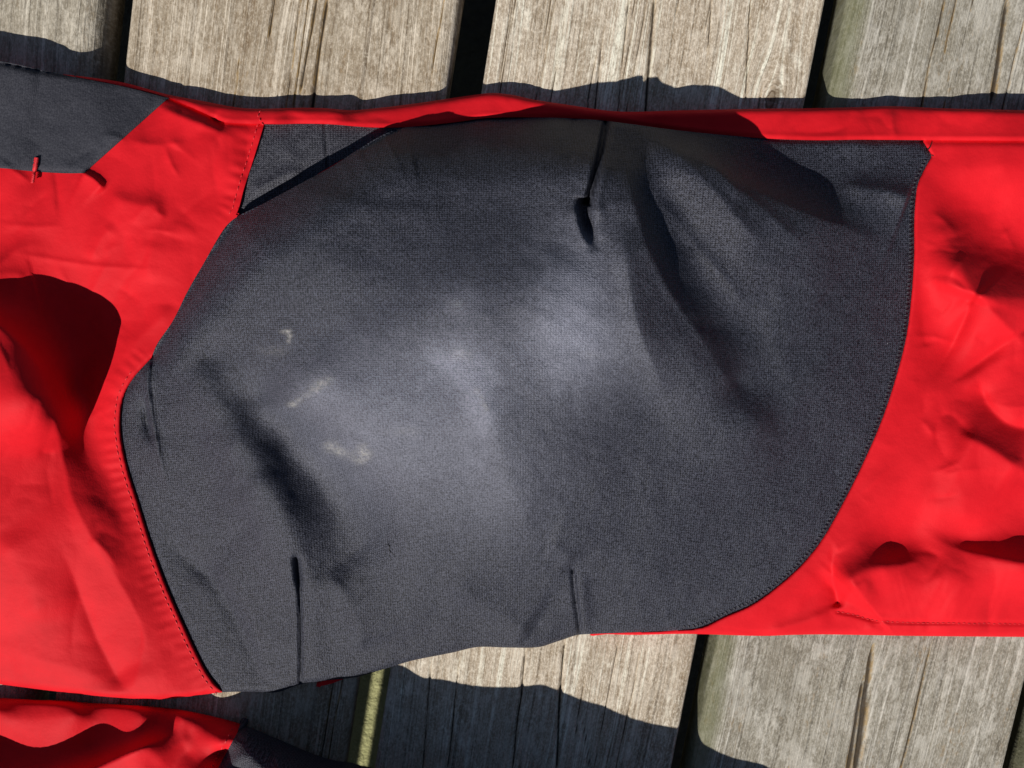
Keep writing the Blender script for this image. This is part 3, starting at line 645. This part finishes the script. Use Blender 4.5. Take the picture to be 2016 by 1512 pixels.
def stitches(name, line, H, mat, parent, pitch=13, ln=8.5, w=2.0, lift=.25, perp=False, off=0.0):
    L = np.asarray(line, float); seg = np.hypot(*np.diff(L, axis=0).T); cum = np.r_[0, np.cumsum(seg)]
    s = np.arange(pitch / 2, cum[-1], pitch); px = np.interp(s, cum, L[:, 0]); py = np.interp(s, cum, L[:, 1])
    e = 3.0; tx = np.interp(s + e, cum, L[:, 0]) - np.interp(s - e, cum, L[:, 0]); ty = np.interp(s + e, cum, L[:, 1]) - np.interp(s - e, cum, L[:, 1])
    q = np.hypot(tx, ty) + 1e-9; tx /= q; ty /= q; nx, ny = -ty, tx; px += nx * off; py += ny * off
    if perp:
        a = .35; tx, ty = nx + a * tx, ny + a * ty; nx, ny = -ty, tx
    V = []; F = []; r = random.Random(3)
    T = [-.5, -.25, 0, .25, .5]; R_ = [.25, .9, 1, .9, .25]
    for i in range(len(s)):
        b0 = len(V); l = ln * r.uniform(.85, 1.15); jx = r.uniform(-.6, .6); jy = r.uniform(-.6, .6)
        cx = px[i] + tx[i] * l * np.array(T) + jx; cy = py[i] + ty[i] * l * np.array(T) + jy
        hh = H(cx, cy).mean()
        for k in range(5):
            for j in range(6):
                an = j * math.pi / 3; V.append(W(cx[k] + nx[i] * w * R_[k] * math.cos(an) * .5, cy[k] + ny[i] * w * R_[k] * math.cos(an) * .5, (hh + lift * R_[k] + .22 * R_[k] * math.sin(an)) / 1000))
        for k in range(4):
            for j in range(6): F.append((b0 + k*6 + j, b0 + k*6 + (j+1) % 6, b0 + k*6 + 6 + (j+1) % 6, b0 + k*6 + 6 + j))
        F.append(tuple(b0 + j for j in range(6))[::-1]); F.append(tuple(b0 + 24 + j for j in range(6)))
    o = mesh_obj(name, V, F, mat, parent); o['kind'] = 'stuff'; return o
stitches('stitching', sl_s[8:], H_red, RTHREAD, leg, off=11, w=2.4, lift=.08)
stitches('stitching', gl_s[:-4], H_red, RTHREAD, leg, off=12, w=2.4, lift=.08)
stitches('stitching', sr_s[10:-40], H_knee, GTHREAD, leg, pitch=9, ln=9, w=3.4, perp=True, off=7, lift=.4)
stitches('stitching', sp([(1645, 1204), (1680, 1210), (1720, 1221), (1800, 1226), (2180, 1229)]), H_red, RTHREAD, leg, pitch=10, ln=7)
stitches('stitching', sp([(514, 216), (508, 228), (516, 244)]), H_strip, RTHREAD, leg, pitch=9, ln=7, w=2.2, lift=.3)
def bartack():
    V = []; F = []; r = random.Random(5)
    for i in range(30):
        t = i / 29; cx = 72 - 8 * t; cy = 311 + 48 * t; b0 = len(V); wd = 4.6 * (1 if t < .5 else .8)
        hh = float(H_patch(np.array([cx]), np.array([cy]))[0]) + .25; a = r.uniform(-.3, .3)
        for k in range(5):
            q = (k - 2) / 2; rr = (.5, 1, 1, 1, .5)[k]
            for j in range(6):
                an = j * math.pi / 3
                V.append(W(cx + q * wd, cy + q * wd * a + 1.5 * rr * math.cos(an), (hh + .45 * (1 - q*q) + .28 * rr * math.sin(an)) / 1000))
        for k in range(4):
            for j in range(6): F.append((b0 + k*6 + j, b0 + k*6 + (j+1) % 6, b0 + k*6 + 6 + (j+1) % 6, b0 + k*6 + 6 + j))
    o = mesh_obj('bartack', V, F, RTHREAD, leg); o['label'] = 'short red bar of stitching at the edge of the grey patch'
bartack()
he = panel('hem_edge', [(622, 1352), (636, 1338), (672, 1330), (676, 1337), (655, 1345), (640, 1349)], lambda x, y: np.full(len(x), 2.2), RED, leg, 2.5)
he['label'] = 'sliver of red cloth showing below the grey knee panel'
def loose_thread(pts, H, mat, r=1.1):
    L = spline(pts, 2); h = H(L[:, 0], L[:, 1]) + .35; V = []; F = []; n = len(L)
    for i in range(n):
        a = L[max(i-1, 0)]; b = L[min(i+1, n-1)]; t = (b - a) / (np.hypot(*(b - a)) + 1e-9); q = r * (1 - .5 * abs(2 * i / (n - 1) - 1))
        for j in range(6):
            an = j * math.pi / 3; V.append(W(L[i, 0] - t[1] * q * math.cos(an), L[i, 1] + t[0] * q * math.cos(an), (h[i] + .22 * q * math.sin(an)) / 1000))
    for i in range(n - 1):
        for j in range(6): F.append((i*6 + j, i*6 + (j+1) % 6, i*6 + 6 + (j+1) % 6, i*6 + 6 + j))
    return mesh_obj('loose_thread', V, F, mat, leg)
BTHREAD = thread_mat('black_thread', (.012, .012, .016))
loose_thread([(763, 1071), (767, 1077), (766, 1083), (770, 1088)], H_knee, BTHREAD)['label'] = 'tiny black thread end on the lower middle of the knee panel'
loose_thread([(1836, 278), (1831, 290), (1824, 300), (1833, 305), (1838, 307)], H_red, BTHREAD)['label'] = 'dark thread end at the upper right corner of the knee panel'

# ---- second leg, lower left; most of it lies outside the frame
TOP2 = [(-160, 1362), (0, 1374), (180, 1384), (330, 1394), (400, 1406), (476, 1426), (540, 1452), (640, 1492), (740, 1513), (900, 1552), (1100, 1590), (1340, 1640), (1600, 1680), (1900, 1700), (2180, 1710)]
BOT2 = [(-160, 2560), (400, 2580), (900, 2560), (1500, 2540), (2180, 2540)]
SEAM2 = [(476, 1426), (452, 1470), (428, 1516), (395, 1600), (360, 1720), (380, 1900), (440, 2100), (520, 2300), (600, 2566)]
t2, b2, s2 = sp(TOP2), sp(BOT2), sp(SEAM2)
LP = [(x, y, 3.5) for x, y in TOP2] + [(x, y, 4) for x, y in BOT2]
LP += [(-160, 1400, 9), (0, 1402, 9), (150, 1406, 9), (280, 1412, 9), (360, 1414, 9), (-160, 1470, 5), (0, 1470, 5), (180, 1462, 5), (300, 1428, 7), (-160, 1600, 18), (60, 1570, 13), (180, 1530, 9.5), (300, 1480, 9.5), (370, 1448, 8.5), (430, 1432, 8.5), (440, 1480, 9), (330, 1520, 10), (250, 1560, 12), (-160, 1800, 24), (100, 1800, 24), (300, 1700, 24), (100, 2200, 20), (-160, 2200, 20)]
LP += [(484, 1446, 13), (480, 1530, 16)]
SHADOW = [(500, 1366, 15), (545, 1356, 20), (600, 1340, 25), (670, 1322, 28), (735, 1312, 31), (790, 1330, 30), (870, 1342, 36), (1060, 1352, 42), (1185, 1393, 42), (1335, 1437, 40), (1500, 1505, 36), (1640, 1575, 30)]
for sx, sy, hc in SHADOW:
    p = W(sx, sy, 0); q = p - np.array([SUN_TX, SUN_TY, 0]) * hc / 1000 / math.tan(SUN_EL); q[2] = hc / 1000
    a = PX(q); LP.append((a[0], a[1], hc)); LP.append((a[0] - 20, a[1] + 60, hc + 5)); LP.append((a[0] - 60, a[1] + 220, hc + 6))
LP += [(900, 2200, 30), (1300, 2200, 30), (600, 2000, 24), (1800, 1900, 22), (1800, 2200, 20), (2180, 2000, 16), (2180, 2300, 14)]
tps2 = TPS(LP, 3)
def H2(x, y):
    h = tps2(x, y); R = lambda *a, **k: ridge(h, x, y, *a, **k)
    R([(-160, 1610), (60, 1562), (180, 1516), (300, 1466), (372, 1437)], 11.0, 17, 80, e=6, t0=0, t1=.22)
    R([(-20, 1425), (100, 1412), (150, 1410), (200, 1425)], .4, 18, 24, e=6)
    R([(300, 1512), (345, 1466), (385, 1445)], 1.2, 26, 18, e=5)
    R([(330, 1545), (350, 1500), (385, 1470)], -1.0, 14, 16, e=5)
    R([(540, 1470), (548, 1512), (556, 1580)], 3.0, 30, 8, e=3)
    d, s, t, ln = nearest(x, y, s2); h -= .9 * np.exp(-(d / 5)**2)
    h += .1 * np.sin(t * ln / 4) * np.exp(-((d - 18) / 14)**2)
    h += .07 * crumple(x, y, 25)
    d, _, _, _ = nearest(x, y, t2); h -= 2.4 * (1 - np.sqrt(np.clip(1 - (1 - np.minimum(d / 12, 1))**2, 0, 1)))
    return np.maximum(h, 1.6)
leg2 = panel('leg', np.vstack([t2 + (0, 9), (b2 - (0, 9))[::-1]]), lambda x, y: np.full(len(x), 1.1), RED, TR, 20, False)
leg2['label'] = 'second trouser leg, in view only at the lower left corner'
i2 = t2[:, 0] <= 476; j2 = b2[:, 0] < 600
o = panel('thigh_panel', np.vstack([t2[i2], s2, b2[j2][::-1]]), H2, RED, leg2, 4); o['label'] = 'creased red thigh panel of the second leg'
o = panel('knee_panel', np.vstack([t2[~i2], b2[~j2][::-1], s2[::-1]]), lambda x, y: H2(x, y), GUSSET, leg2, 5); o['label'] = 'dark grey knee panel of the second leg, mostly in shade'
stitches('stitching', s2[:40], H2, RTHREAD, leg2, off=12, w=2.4)
